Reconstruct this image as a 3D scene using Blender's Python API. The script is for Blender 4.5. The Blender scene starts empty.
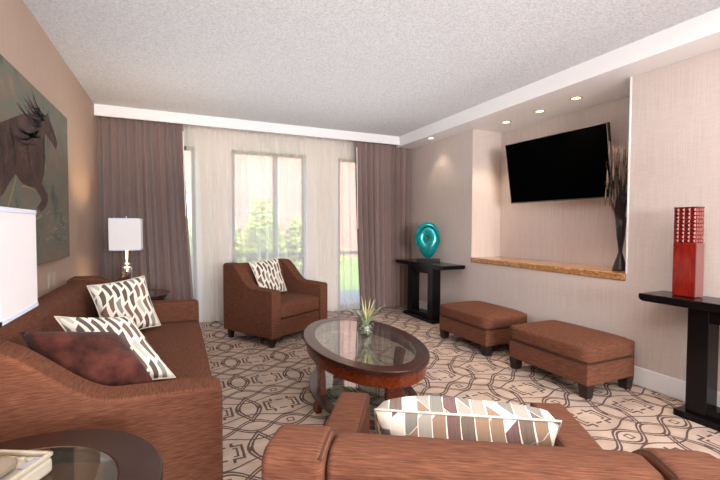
import bpy, bmesh, math, random
from mathutils import Vector, Matrix
from math import sin, cos, pi, sqrt
random.seed(7)
S = bpy.context.scene
COL = S.collection

# ------------------------------------------------------------------ camera
cd = bpy.data.cameras.new('camera'); cam = bpy.data.objects.new('camera', cd); COL.objects.link(cam)
cd.sensor_width = 36; cd.lens = 36 * 404.6 / 720; cd.clip_start = 0.02; cd.clip_end = 200
Rv = Vector((0.91189808, -0.41040578, 0.00299836)); Uv = Vector((0.01080833, 0.03131733, 0.99945105))
Fv = Vector((0.41027439, 0.91136509, -0.03299401))
m = Matrix((Rv, Uv, -Fv)).transposed().to_4x4(); m.translation = (0, 0, 1.28)
cam.matrix_world = m
S.camera = cam

# ------------------------------------------------------------------ world, sun, lights, exposure
S.view_settings.view_transform = 'Standard'; S.view_settings.look = 'None'
S.view_settings.gamma = 1; S.view_settings.use_curve_mapping = False
S.view_settings.exposure = 0.58
w = bpy.data.worlds.new('world'); S.world = w; w.use_nodes = True
nt = w.node_tree; bg = nt.nodes['Background']
sky = nt.nodes.new('ShaderNodeTexSky'); sky.sky_type = 'NISHITA'; sky.sun_disc = False
sky.sun_elevation = math.radians(48); sky.sun_rotation = math.radians(190)
nt.links.new(sky.outputs[0], bg.inputs[0]); bg.inputs[1].default_value = 0.95

def light(name, kind, loc, energy, color=(1, 1, 1), rot=None, **k):
    d = bpy.data.lights.new(name, kind); d.energy = energy; d.color = color
    for a, b in k.items(): setattr(d, a, b)
    o = bpy.data.objects.new(name, d); COL.objects.link(o); o.location = loc
    if rot: o.rotation_euler = rot
    return o
light('sun', 'SUN', (0, -5, 12), 2.2, (1, .95, .86), (math.radians(42), 0, math.radians(-8)), angle=.01)
# added fill areas without fixtures: one overhead, one far behind the camera
light('fill_overhead', 'AREA', (1.3, -0.1, 2.62), 72, (1, .97, .95), (0, 0, 0), shape='RECTANGLE', size=2.6, size_y=2.6)
light('fill_rear', 'AREA', (0.9, -5.2, 1.7), 380, (.97, .98, 1), (math.radians(97), 0, math.radians(-15)), shape='RECTANGLE', size=2.6, size_y=1.6)
# added fill hanging in mid-room, aimed up to brighten the ceiling
light('ceiling_fill', 'AREA', (1.1, 2.2, 1.75), 32, (.93, .96, 1), (pi, 0, 0), shape='RECTANGLE', size=3.4, size_y=5.2)

# ------------------------------------------------------------------ node helper
class N:
    def __init__(s, name):
        s.m = bpy.data.materials.new(name); s.m.use_nodes = True
        s.t = s.m.node_tree; s.b = s.t.nodes['Principled BSDF']; s.out = s.t.nodes['Material Output']
    def n(s, typ, **k):
        x = s.t.nodes.new(typ)
        for a, b in k.items(): setattr(x, a, b)
        return x
    def l(s, a, b): s.t.links.new(a, b)
    def put(s, sock, v):
        if hasattr(v, 'is_linked') or isinstance(v, bpy.types.NodeSocket): s.l(v, sock)
        else: sock.default_value = v
    def math(s, op, a, b=None, c=None):
        x = s.n('ShaderNodeMath', operation=op); s.put(x.inputs[0], a)
        if b is not None: s.put(x.inputs[1], b)
        if c is not None: s.put(x.inputs[2], c)
        return x.outputs[0]
    def coord(s, which='Object'): return s.n('ShaderNodeTexCoord').outputs[which]
    def mapped(s, scale, which='Object', rot=(0, 0, 0), loc=(0, 0, 0)):
        x = s.n('ShaderNodeMapping'); s.l(s.coord(which), x.inputs[0])
        x.inputs['Scale'].default_value = scale; x.inputs['Rotation'].default_value = rot; x.inputs['Location'].default_value = loc
        return x.outputs[0]
    def noise(s, vec, scale, detail=4, rough=.6, dist=0):
        x = s.n('ShaderNodeTexNoise'); s.l(vec, x.inputs['Vector'])
        x.inputs['Scale'].default_value = scale; x.inputs['Detail'].default_value = detail
        x.inputs['Roughness'].default_value = rough; x.inputs['Distortion'].default_value = dist
        return x.outputs['Fac']
    def ramp(s, fac, stops, interp='LINEAR'):
        x = s.n('ShaderNodeValToRGB'); s.l(fac, x.inputs[0]); r = x.color_ramp; r.interpolation = interp
        while len(r.elements) < len(stops): r.elements.new(.5)
        for e, (p, c) in zip(r.elements, stops): e.position = p; e.color = (*c, 1)
        return x.outputs[0]
    def mix(s, fac, a, b, blend='MIX'):
        x = s.n('ShaderNodeMix', data_type='RGBA', blend_type=blend)
        s.put(x.inputs[0], fac)
        for i, v in ((6, a), (7, b)):
            if isinstance(v, tuple): x.inputs[i].default_value = (*v[:3], 1)
            else: s.l(v, x.inputs[i])
        return x.outputs[2]
    def bump(s, h, strength=.3, dist=.01):
        x = s.n('ShaderNodeBump'); s.l(h, x.inputs['Height']); x.inputs['Strength'].default_value = strength
        x.inputs['Distance'].default_value = dist; s.l(x.outputs[0], s.b.inputs['Normal'])
    def base(s, v):
        if isinstance(v, tuple): s.b.inputs['Base Color'].default_value = (*v[:3], 1)
        else: s.l(v, s.b.inputs['Base Color'])
    def set(s, **k):
        for a, v in k.items(): s.b.inputs[a.replace('_', ' ')].default_value = v
def rgb(r, g, b):
    f = lambda c: (c / 255 / 12.92) if c / 255 <= .04045 else ((c / 255 + .055) / 1.055) ** 2.4
    return (f(r), f(g), f(b))
def simple(name, c, rough=.5, metal=0, **k):
    x = N(name); x.base(c); x.set(Roughness=rough, Metallic=metal, **k); return x.m

# ------------------------------------------------------------------ materials
def m_fabric(name, c1, c2):
    x = N(name)
    a = x.noise(x.mapped((16, 16, 330)), 1.2, 3, .6); b = x.noise(x.mapped((16, 330, 16)), 1.2, 3, .6)
    sn = x.n('ShaderNodeSeparateXYZ'); x.l(x.n('ShaderNodeNewGeometry').outputs['Normal'], sn.inputs[0])
    k = x.n('ShaderNodeMapRange'); x.l(x.math('ABSOLUTE', sn.outputs[2]), k.inputs[0]); k.inputs[1].default_value = .6; k.inputs[2].default_value = .8
    f = x.math('ADD', x.math('MULTIPLY', a, x.math('SUBTRACT', 1, k.outputs[0])), x.math('MULTIPLY', b, k.outputs[0]))
    x.base(x.ramp(f, [(.30, c1), (.72, c2)])); x.set(Roughness=.92)
    x.b.inputs['Specular IOR Level'].default_value = .15
    g = x.noise(x.coord(), 420, 2)
    x.bump(x.math('ADD', f, x.math('MULTIPLY', g, .5)), .35, .003); return x.m
M = {}
M['brown'] = m_fabric('brown_woven_upholstery', rgb(74, 44, 33), rgb(122, 79, 59))
M['piping'] = simple('dark_brown_piping', rgb(58, 33, 26), .9)
x = N('left_wall_wallpaper')
f = x.noise(x.mapped((60, 60, 1.2)), 3, 4, .7)
x.base(x.ramp(f, [(.3, rgb(168, 144, 128)), (.7, rgb(182, 158, 141))])); x.set(Roughness=.8); x.bump(f, .15, .003); M['wall_left'] = x.m
x = N('pale_ribbed_wallpaper')
f = x.noise(x.mapped((70, 70, .8)), 3, 4, .7); g = x.noise(x.mapped((8, 8, 90)), 2, 3)
h = x.math('ADD', x.math('MULTIPLY', f, .7), x.math('MULTIPLY', g, .3))
x.base(x.ramp(h, [(.36, rgb(190, 175, 168)), (.64, rgb(210, 196, 189))])); x.set(Roughness=.75); x.bump(h, .2, .003); M['wall'] = x.m
x = N('popcorn_ceiling')
f = x.noise(x.coord(), 55, 5, .75); g = x.noise(x.coord(), 130, 3, .7)
h = x.math('ADD', f, x.math('MULTIPLY', g, .5))
x.base(x.ramp(h, [(.55, rgb(206, 206, 210)), (.85, rgb(240, 240, 242))])); x.set(Roughness=.95); x.bump(h, 1.0, .02); M['ceiling'] = x.m
M['white'] = simple('white_paint', rgb(238, 236, 236), .45)
M['trim'] = simple('white_trim_paint', rgb(232, 232, 232), .4)
M['offwhite'] = simple('cream_plastic', rgb(176, 160, 146), .5)
M['black'] = simple('black_lacquer', (.004, .003, .0035), .2, Specular_IOR_Level=.22)
M['blackmatte'] = simple('black_matte', (.01, .009, .009), .5)
M['screen'] = simple('dark_screen', (.001, .001, .001), .6, **{'Specular_IOR_Level': 0.0})
M['silver'] = simple('silver_bezel', rgb(120, 108, 104), .35, .6)
M['chrome'] = simple('chrome', (.8, .78, .75), .08, 1)
M['legwood'] = simple('espresso_leg', (.012, .006, .005), .3)
def m_wood(name, a, b, rough=.22):
    x = N(name); f = x.noise(x.mapped((3, 30, 30)), 2, 5, .6, 1.2)
    x.base(x.ramp(f, [(.35, a), (.65, b)])); x.set(Roughness=rough); return x.m
M['wood'] = m_wood('dark_mahogany', rgb(46, 22, 16), rgb(66, 32, 22), .2)
M['apron'] = m_wood('red_mahogany', rgb(78, 30, 14), rgb(124, 54, 24), .22)
M['wood2'] = m_wood('espresso_wood', rgb(36, 20, 16), rgb(52, 30, 24), .25)
x = N('clear_glass')
tr = x.n('ShaderNodeBsdfTransparent'); tr.inputs[0].default_value = (.80, .86, .83, 1)
gl = x.n('ShaderNodeBsdfGlossy'); gl.inputs['Roughness'].default_value = .02
lw = x.n('ShaderNodeLayerWeight'); fr = x.math('ADD', .09, x.math('MULTIPLY', x.math('POWER', lw.outputs['Facing'], 3.2), .95))
mx = x.n('ShaderNodeMixShader'); x.l(fr, mx.inputs[0]); x.l(tr.outputs[0], mx.inputs[1]); x.l(gl.outputs[0], mx.inputs[2])
x.l(mx.outputs[0], x.out.inputs[0]); M['glass'] = x.m
x = N('window_glass')
tr = x.n('ShaderNodeBsdfTransparent'); tr.inputs[0].default_value = (.93, .96, .95, 1)
gl = x.n('ShaderNodeBsdfGlossy'); gl.inputs['Roughness'].default_value = .02
lw = x.n('ShaderNodeLayerWeight'); fr = x.math('ADD', .03, x.math('MULTIPLY', x.math('POWER', lw.outputs['Facing'], 4.5), .9))
mx = x.n('ShaderNodeMixShader'); x.l(fr, mx.inputs[0]); x.l(tr.outputs[0], mx.inputs[1]); x.l(gl.outputs[0], mx.inputs[2])
x.l(mx.outputs[0], x.out.inputs[0]); M['winglass'] = x.m
x = N('sheer_voile')
df = x.n('ShaderNodeBsdfDiffuse'); df.inputs[0].default_value = (*rgb(250, 247, 243), 1)
tl = x.n('ShaderNodeBsdfTranslucent'); tl.inputs[0].default_value = (*rgb(252, 249, 245), 1)
tr = x.n('ShaderNodeBsdfTransparent')
a = x.n('ShaderNodeMixShader'); a.inputs[0].default_value = .5; x.l(df.outputs[0], a.inputs[1]); x.l(tl.outputs[0], a.inputs[2])
lw = x.n('ShaderNodeLayerWeight'); lw.inputs[0].default_value = .35
op = x.math('MINIMUM', x.math('ADD', .50, x.math('MULTIPLY', lw.outputs['Facing'], .45)), .9)
b = x.n('ShaderNodeMixShader'); x.l(op, b.inputs[0]); x.l(tr.outputs[0], b.inputs[1]); x.l(a.outputs[0], b.inputs[2])
x.l(b.outputs[0], x.out.inputs[0]); M['sheer'] = x.m
x = N('mauve_brown_drape')
f = x.noise(x.mapped((90, 90, 3)), 3, 3)
x.base(x.ramp(f, [(.3, rgb(122, 100, 95)), (.7, rgb(140, 117, 111))])); x.set(Roughness=.7)
x.b.inputs['Sheen Weight'].default_value = .3; M['drape'] = x.m
x = N('lit_lamp_shade')
x.base(rgb(208, 204, 206)); x.set(Roughness=.8)
x.b.inputs['Emission Color'].default_value = (1, .95, .92, 1); x.b.inputs['Emission Strength'].default_value = .10
M['shade'] = x.m
M['shadetrim'] = simple('shade_trim', rgb(205, 214, 232), .7)
x = N('mercury_glass'); f = x.noise(x.coord(), 60, 4, .7)
x.base(x.ramp(f, [(.35, rgb(120, 110, 95)), (.6, rgb(235, 230, 220))])); x.set(Roughness=.15, Metallic=.85); M['mercury'] = x.m
x = N('brown_granite'); f = x.noise(x.mapped((14, 9, 14)), 2.2, 6, .75, 1.5)
x.base(x.ramp(f, [(.3, rgb(96, 56, 30)), (.5, rgb(168, 116, 70)), (.72, rgb(214, 176, 132))])); x.set(Roughness=.15); M['granite'] = x.m
x = N('teal_glaze'); f = x.noise(x.mapped((1, 1, 1)), 6, 2)
x.base(x.ramp(f, [(.3, rgb(0, 118, 120)), (.7, rgb(20, 160, 160))])); x.set(Roughness=.12, Metallic=.35); M['teal'] = x.m
x = N('red_glaze'); f = x.noise(x.mapped((20, 20, 5)), 2, 4)
x.base(x.ramp(f, [(.3, rgb(98, 14, 10)), (.7, rgb(140, 32, 20))])); x.set(Roughness=.1); M['red'] = x.m
M['redmetal'] = simple('dark_red_chrome', rgb(104, 52, 48), .3, .6)
M['redclear'] = simple('pale_rose_glass_edge', rgb(140, 92, 86), .15, .3)
x = N('plum_velvet'); f = x.noise(x.coord(), 9, 4, .6)
x.base(x.ramp(f, [(.35, rgb(42, 18, 16)), (.68, rgb(92, 50, 42))])); x.set(Roughness=.85)
x.b.inputs['Sheen Weight'].default_value = .12; x.b.inputs['Specular IOR Level'].default_value = .1
x.bump(x.noise(x.coord(), 16, 3), .4, .02); M['plum'] = x.m
def m_print(name, cols, sc=(7, 9), wob=.9, mortar=.14, wedge=.26):
    x = N(name); uv = x.coord('UV')
    mp = x.n('ShaderNodeMapping'); x.l(uv, mp.inputs[0])
    sp = x.n('ShaderNodeSeparateXYZ'); x.l(mp.outputs[0], sp.inputs[0]); u, v = sp.outputs[0], sp.outputs[1]
    # columns of leaning quads, swaying sideways
    us = x.math('ADD', x.math('MULTIPLY', u, sc[0]), x.math('MULTIPLY', x.math('SINE', x.math('MULTIPLY', v, sc[1] * 1.7)), .22 * wob))
    ci = x.math('FLOOR', us)
    wn = x.n('ShaderNodeTexWhiteNoise', noise_dimensions='1D'); x.l(ci, wn.inputs['W'])
    vs = x.math('ADD', x.math('MULTIPLY', v, sc[1] * .55), x.math('MULTIPLY', wn.outputs[0], 7))
    vs = x.math('ADD', vs, x.math('MULTIPLY', x.math('FRACT', us), .35))
    ri = x.math('FLOOR', vs); fu = x.math('FRACT', us); fv = x.math('FRACT', vs)
    cx = x.n('ShaderNodeCombineXYZ'); x.l(ci, cx.inputs[0]); x.l(ri, cx.inputs[1])
    w2 = x.n('ShaderNodeTexWhiteNoise', noise_dimensions='3D'); x.l(cx.outputs[0], w2.inputs['Vector'])
    col = x.ramp(w2.outputs[0], cols, 'CONSTANT')
    # taper of each quad: one side wedge of white
    edge = x.math('ADD', mortar, x.math('MULTIPLY', fv, wedge))
    e1 = x.math('LESS_THAN', fu, edge); e2 = x.math('LESS_THAN', fv, mortar * .6)
    mk = x.math('MAXIMUM', e1, e2)
    st = x.noise(x.mapped((30, 3, 1), 'UV'), 3, 3)
    col = x.mix(x.math('MULTIPLY', st, .18), col, rgb(225, 215, 200))
    x.base(x.mix(mk, col, rgb(236, 230, 218))); x.set(Roughness=.8)
    x.bump(x.noise(x.coord('UV'), 300, 2), .2, .002); return x.m
M['print_big'] = m_print('patchwork_print', [(0, rgb(112, 108, 102)), (.2, rgb(84, 38, 40)), (.36, rgb(132, 100, 74)), (.52, rgb(226, 218, 204)), (.66, rgb(88, 66, 52)), (.86, rgb(150, 142, 132))], (13, 20), .35, .03, .12)
M['print'] = m_print('brown_white_wave_print', [(0, rgb(66, 38, 28)), (.38, rgb(104, 66, 48)), (.58, rgb(128, 132, 126)), (.72, rgb(58, 32, 26)), (.88, rgb(190, 180, 165))], (8, 6), 1.1, .24, .34)
M['welt'] = simple('cream_welt', rgb(225, 215, 200), .8)
M['plumwelt'] = simple('dark_plum_welt', rgb(56, 20, 18), .8)

# carpet: beige ground with interlaced brown bands and key-shaped motifs
x = N('trellis_carpet')
sp = x.n('ShaderNodeSeparateXYZ'); x.l(x.coord(), sp.inputs[0])
W, H = .46, .53
nz = x.n('ShaderNodeTexNoise'); x.l(x.coord(), nz.inputs['Vector']); nz.inputs['Scale'].default_value = 40
px = x.math('ADD', sp.outputs[0], x.math('MULTIPLY', x.math('SUBTRACT', nz.outputs[0], .5), .008)); py = sp.outputs[1]
def wrap(c, off, per): # signed distance to the nearest cell centre
    t = x.math('DIVIDE', x.math('SUBTRACT', c, off), per)
    return x.math('MULTIPLY', x.math('SUBTRACT', t, x.math('ROUND', t)), per)
cx_ = wrap(px, .67, W); cy_ = wrap(py, 2.87, H)
ax = x.math('ABSOLUTE', cx_); ay = x.math('ABSOLUTE', cy_)
def line(d, w_): return x.math('LESS_THAN', x.math('ABSOLUTE', d), w_)
def dbl(d, gap, w_): return line(x.math('SUBTRACT', x.math('ABSOLUTE', d), gap), w_)
OR = lambda *a: a[0] if len(a) == 1 else x.math('MAXIMUM', a[0], OR(*a[1:]))
AND = lambda a, b: x.math('MINIMUM', a, b)
cosx = x.math('COSINE', x.math('MULTIPLY', cx_, 2 * pi / W)); cosy = x.math('COSINE', x.math('MULTIPLY', cy_, 2 * pi / H))
row = x.math('SUBTRACT', ay, H / 2)   # 0 on the row boundary, negative inside
b1 = dbl(x.math('ADD', row, x.math('MULTIPLY', cosx, .075)), .0125, .0078)
b2 = dbl(x.math('SUBTRACT', row, x.math('MULTIPLY', cosx, .075)), .0125, .0078)
b3 = dbl(x.math('ADD', x.math('SUBTRACT', ay, .132), x.math('MULTIPLY', cosx, -.035)), .0, .0065)
colb = x.math('SUBTRACT', ax, W / 2)
v1 = dbl(x.math('ADD', colb, x.math('MULTIPLY', x.math('ADD', cosy, .45), .05)), .0115, .0074)
box_d = x.math('MAXIMUM', x.math('SUBTRACT', ax, .115), x.math('SUBTRACT', ay, .07))
bx1 = AND(line(box_d, .0075), x.math('GREATER_THAN', x.math('ABSOLUTE', x.math('SUBTRACT', ax, .045)), .018))
box_e = x.math('MAXIMUM', x.math('SUBTRACT', ax, .085), x.math('SUBTRACT', ay, .042))
bx2 = AND(line(box_e, .006), x.math('GREATER_THAN', ax, .06))
st1 = AND(line(x.math('SUBTRACT', ax, .06), .009), line(x.math('SUBTRACT', ay, .085), .022))
dot = line(x.math('MAXIMUM', x.math('SUBTRACT', ax, .02), x.math('SUBTRACT', x.math('ABSOLUTE', row), .022)), .005)
tee = AND(line(x.math('SUBTRACT', ax, .16), .014), line(ay, .022))
mask = OR(b1, b2, b3, v1, bx1, bx2, st1, dot, tee)
g = x.noise(x.coord(), 260, 3, .7); pn = x.noise(x.mapped((3.7, 6.1, 1)), 1.2, 2)
ground = x.ramp(x.math('ADD', x.math('MULTIPLY', g, .6), x.math('MULTIPLY', pn, .4)), [(.35, rgb(158, 136, 120)), (.65, rgb(204, 182, 166))])
dark = x.ramp(g, [(.3, rgb(66, 48, 44)), (.7, rgb(98, 76, 70))])
x.base(x.mix(mask, ground, dark)); x.set(Roughness=.97); x.bump(g, .5, .004); M['carpet'] = x.m

x = N('horse_canvas'); f = x.noise(x.mapped((1, 1.6, 2.2)), 1.8, 6, .65, .8)
x.base(x.ramp(f, [(.3, rgb(58, 62, 52)), (.45, rgb(98, 102, 90)), (.58, rgb(112, 100, 86)), (.75, rgb(134, 116, 100))])); x.set(Roughness=.8)
x.bump(x.noise(x.coord(), 40, 4), .2, .004); M['canvas'] = x.m
x = N('painted_horse_brown'); f = x.noise(x.mapped((1, 5, 4)), 2.5, 5, .7, 1)
x.base(x.ramp(f, [(.3, rgb(38, 24, 20)), (.55, rgb(70, 46, 38)), (.75, rgb(100, 72, 60))])); x.set(Roughness=.8); M['horse'] = x.m
M['mane'] = simple('painted_mane_dark', rgb(34, 20, 18), .8)
M['pampas'] = simple('painted_pale_streak', rgb(150, 130, 104), .8)

x = N('lawn_grass'); f = x.noise(x.coord(), 5, 6, .7)
x.base(x.ramp(f, [(.3, rgb(110, 142, 48)), (.7, rgb(150, 176, 70))])); x.set(Roughness=.9); M['lawn'] = x.m
x = N('leaf_green'); oi = x.n('ShaderNodeObjectInfo'); f = x.noise(x.coord(), 3, 3)
x.base(x.ramp(f, [(.35, rgb(122, 140, 50)), (.65, rgb(200, 206, 100))])); x.set(Roughness=.6); M['leaf'] = x.m
M['patio'] = simple('patio_concrete', rgb(120, 134, 130), .7)
x = N('pink_brick'); br = x.n('ShaderNodeTexBrick'); x.l(x.mapped((1, 1, 1), rot=(pi / 2, 0, 0)), br.inputs['Vector'])
br.inputs['Color1'].default_value = (*rgb(186, 112, 96), 1); br.inputs['Color2'].default_value = (*rgb(174, 98, 84), 1)
br.inputs['Mortar'].default_value = (*rgb(190, 150, 136), 1); br.inputs['Scale'].default_value = 4; br.inputs['Mortar Size'].default_value = .02
x.l(br.outputs[0], x.b.inputs['Base Color']); M['brick'] = x.m
M['winframe'] = simple('bronze_window_frame', rgb(96, 90, 84), .5)
M['dim'] = simple('far_window_glass', rgb(96, 104, 108), .1)
x = N('aloe_leaf'); f = x.noise(x.mapped((8, 8, 3)), 3, 3)
x.base(x.ramp(f, [(.35, rgb(92, 112, 92)), (.65, rgb(176, 186, 150))])); x.set(Roughness=.5); M['aloe'] = x.m
M['aloe_pale'] = simple('pale_yellow_leaf', rgb(205, 200, 130), .5)
M['pebble'] = simple('cream_pebble', rgb(228, 218, 196), .4)
M['twig'] = simple('dry_twig', rgb(52, 46, 42), .8)
M['plume'] = simple('dry_plume', rgb(128, 106, 92), .9)
M['vase'] = simple('charcoal_vase', rgb(34, 32, 32), .35)
M['downlight'] = simple('downlight_ring', rgb(210, 190, 150), .3, .5)
x = N('bulb_glow'); x.base((1, .9, .7)); x.b.inputs['Emission Color'].default_value = (1, .8, .5, 1); x.b.inputs['Emission Strength'].default_value = 3; M['bulb'] = x.m
M['phone'] = simple('ivory_plastic', rgb(170, 160, 144), .3)
M['phone_in'] = simple('grey_beige_plastic', rgb(126, 112, 96), .25)
M['label'] = simple('blue_grey_label', rgb(150, 160, 185), .5)

# ------------------------------------------------------------------ mesh helpers
def link(name, bm, mat, parent=None, smooth=False, loc=None, rotz=0, bevel=0, seg=3, sub=0):
    me = bpy.data.meshes.new(name); bmesh.ops.recalc_face_normals(bm, faces=bm.faces); bm.to_mesh(me); bm.free()
    if mat: me.materials.append(mat)
    o = bpy.data.objects.new(name, me); COL.objects.link(o)
    if parent: o.parent = parent
    if loc: o.location = loc
    if rotz: o.rotation_euler = (0, 0, rotz)
    if smooth or bevel or sub:
        for p in me.polygons: p.use_smooth = True
    if bevel:
        b = o.modifiers.new('bevel', 'BEVEL'); b.width = bevel; b.segments = seg; b.limit_method = 'ANGLE'; b.angle_limit = math.radians(40); b.harden_normals = True
    if sub:
        s = o.modifiers.new('sub', 'SUBSURF'); s.levels = sub; s.render_levels = sub
    return o
def bm_box(x0, x1, y0, y1, z0, z1, bm=None):
    bm = bm or bmesh.new()
    v = [bm.verts.new((x, y, z)) for x in (x0, x1) for y in (y0, y1) for z in (z0, z1)]
    for f in ((0, 1, 3, 2), (4, 6, 7, 5), (0, 4, 5, 1), (2, 3, 7, 6), (0, 2, 6, 4), (1, 5, 7, 3)): bm.faces.new([v[i] for i in f])
    return bm
def box(name, b, mat, parent=None, bevel=0, seg=2, **k): return link(name, bm_box(*b), mat, parent, bevel=bevel, seg=seg, **k)
def bm_prism(pts, axis, a, b, bm=None):
    """pts in the plane across axis, extruded from a to b along it"""
    bm = bm or bmesh.new()
    def P(p, t): return {'x': (t, p[0], p[1]), 'y': (p[0], t, p[1]), 'z': (p[0], p[1], t)}[axis]
    A = [bm.verts.new(P(p, a)) for p in pts]; B = [bm.verts.new(P(p, b)) for p in pts]
    bm.faces.new(A); bm.faces.new(B[::-1])
    for i in range(len(pts)): j = (i + 1) % len(pts); bm.faces.new((A[i], A[j], B[j], B[i]))
    return bm
def bm_tube(pts, r, n=8, bm=None, closed=False):
    bm = bm or bmesh.new(); pts = [Vector(p) for p in pts]; rings = []
    rr = r if isinstance(r, (list, tuple)) else [r] * len(pts); prev = None
    for i, p in enumerate(pts):
        if closed: t = pts[(i + 1) % len(pts)] - pts[i - 1]
        else: t = pts[min(i + 1, len(pts) - 1)] - pts[max(i - 1, 0)]
        t.normalize()
        if prev is None: a = t.orthogonal().normalized()
        else: a = (prev - t * prev.dot(t)).normalized()
        prev = a; b = t.cross(a)
        rings.append([bm.verts.new(p + (a * cos(2 * pi * k / n) + b * sin(2 * pi * k / n)) * rr[i]) for k in range(n)])
    m_ = len(rings)
    for i in range(m_ if closed else m_ - 1):
        A, B = rings[i], rings[(i + 1) % m_]
        for k in range(n): bm.faces.new((A[k], A[(k + 1) % n], B[(k + 1) % n], B[k]))
    if not closed: bm.faces.new(rings[0][::-1]); bm.faces.new(rings[-1])
    return bm
def bm_lathe(prof, n=32, bm=None, sx=1, sy=1, c=(0, 0)):
    bm = bm or bmesh.new(); R_ = []
    for r, z in prof: R_.append([bm.verts.new((c[0] + r * sx * cos(2 * pi * k / n), c[1] + r * sy * sin(2 * pi * k / n), z)) for k in range(n)])
    for A, B in zip(R_, R_[1:]):
        for k in range(n): bm.faces.new((A[k], A[(k + 1) % n], B[(k + 1) % n], B[k]))
    if prof[0][0] > 1e-6 and prof[0] != prof[-1]: bm.faces.new(R_[0][::-1])
    if prof[-1][0] > 1e-6 and prof[0] != prof[-1]: bm.faces.new(R_[-1])
    bmesh.ops.remove_doubles(bm, verts=bm.verts, dist=1e-6)
    return bm
def bm_ring(ao, bo, ai, bi, z0, z1, n=72, bm=None):
    bm = bm or bmesh.new(); L = []
    for a, b, z in ((ao, bo, z0), (ao, bo, z1), (ai, bi, z1), (ai, bi, z0)):
        L.append([bm.verts.new((a * cos(2 * pi * k / n), b * sin(2 * pi * k / n), z)) for k in range(n)])
    for i in range(4):
        A, B = L[i], L[(i + 1) % 4]
        for k in range(n): bm.faces.new((A[k], A[(k + 1) % n], B[(k + 1) % n], B[k]))
    return bm
def bm_cushion(x0, x1, y0, y1, z0, z1, puff=.02, n=10, r=.035):
    """soft box: rounded edges and crowned faces"""
    bm = bmesh.new(); cx, cy, cz = (x0 + x1) / 2, (y0 + y1) / 2, (z0 + z1) / 2
    hx, hy, hz = (x1 - x0) / 2, (y1 - y0) / 2, (z1 - z0) / 2
    bmesh.ops.create_cube(bm, size=2); bmesh.ops.subdivide_edges(bm, edges=bm.edges, cuts=n, use_grid_fill=True)
    for v in bm.verts:
        p = Vector(v.co); q = []
        for t, hh in zip(p, (hx, hy, hz)):
            # gather rows near the edges
            s = math.copysign(1 - (1 - abs(t)) ** 1.0, t); q.append(s * hh)
        q = Vector(q); inner = Vector([max(-hh + r, min(hh - r, c)) for c, hh in zip(q, (hx, hy, hz))])
        d = q - inner
        if d.length > 1e-9: q = inner + d.normalized() * r
        u_, v_, w_ = p
        cr = lambda a, b: max(0, (1 - a ** 4)) * max(0, (1 - b ** 4))
        if abs(w_) > .99: q.z += math.copysign(puff * cr(u_, v_), w_)
        if abs(u_) > .99: q.x += math.copysign(puff * .4 * cr(v_, w_), u_)
        if abs(v_) > .99: q.y += math.copysign(puff * .5 * cr(u_, w_), v_)
        v.co = q + Vector((cx, cy, cz))
    return bm
def tagit(o, label, cat, group=None):
    o['label'] = label; o['category'] = cat
    if group: o['group'] = group
    return o
def empty(name, loc, label, cat, rotz=0, group=None):
    o = bpy.data.objects.new(name, None); COL.objects.link(o); o.location = loc; o.rotation_euler = (0, 0, rotz); o.empty_display_size = .1
    return tagit(o, label, cat, group)
def struct(name, bm, mat, **k):
    o = link(name, bm, mat, **k); o['kind'] = 'structure'; return o

# ------------------------------------------------------------------ room shell
XL, XR, XN = -.85, 3.40, 3.865          # left wall, right wall face, niche back
YV, YG, YB = 5.45, 5.75, -6.5           # valance face, glass line, rear wall
HC, HS = 2.66, 2.51
NL, NR, LZ = 4.10, 2.155, .895          # niche ends, ledge top
struct('floor', bm_box(XL - .2, XN + .3, YB - .2, YG + .12, -.12, 0), M['carpet'])
struct('ceiling', bm_box(XL - .2, XN + .3, YB - .2, YG + .2, HC, HC + .25), M['ceiling'])
struct('wall_left', bm_box(XL - .2, XL, YB, YG + .12, 0, HC), M['wall_left'])
struct('wall_rear', bm_box(XL - .2, XN + .3, YB - .2, YB, 0, HC), M['wall'])
bm = bm_box(XN, XN + .2, YB, YG + .12, 0, HC)
bm_box(XR, XN, NL, YG + .12, 0, HC, bm); bm_box(XR, XN, YB, NR, 0, HC, bm); bm_box(XR, XN, NR, NL, 0, LZ - .062, bm)
struct('wall_right', bm, M['wall'])
struct('trim_1', bm_box(3.11, XR - .0005, YB, YV + .1, HS, HC - .0005, bm_box(XR - .0005, XN - .001, NR + .001, NL - .001, HS, HC - .0005)), M['white'])
struct('trim_2', bm_box(XL, 3.11, YV, YV + .03, 2.535, HC - .0005), M['white'])
struct('trim_3', bm_box(XR - .005, XR, NR - .012, NR, LZ, HS), M['white'])
# window wall: piers, header, sills
ZT = 2.32
struct('wall_window', bm_box(XL, -.4, YG, YG + .12, 0, ZT, bm_box(.217, .673, YG, YG + .12, 0, ZT, bm_box(1.717, 2.221, YG, YG + .12, 0, ZT, bm_box(2.75, XR, YG, YG + .12, 0, ZT,
       bm_box(XL, XR, YG, YG + .12, ZT, HC))))), simple('window_wall_paint', rgb(226, 216, 204), .7))
def window(i, x0, x1, mull=()):
    bm = bmesh.new(); t = .045
    for b in ((x0, x0 + t, 0, ZT), (x1 - t, x1, 0, ZT), (x0, x1, ZT - t, ZT), (x0, x1, 0, .07)):
        bm_box(b[0], b[1], YG + .02, YG + .09, b[2], b[3], bm)
    for q in mull: bm_box(q - .03, q + .03, YG + .02, YG + .09, 0, ZT, bm)
    o = struct(f'window_{i}', bm, M['winframe'], bevel=.004, seg=1)
    g = link('glass_pane', bm_box(x0 + .01, x1 - .01, YG + .05, YG + .056, .02, ZT - .01), M['winglass'], o)
window(1, -.4, .217, ()); window(2, .673, 1.717, (1.275,)); window(3, 2.221, 2.75)
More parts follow.
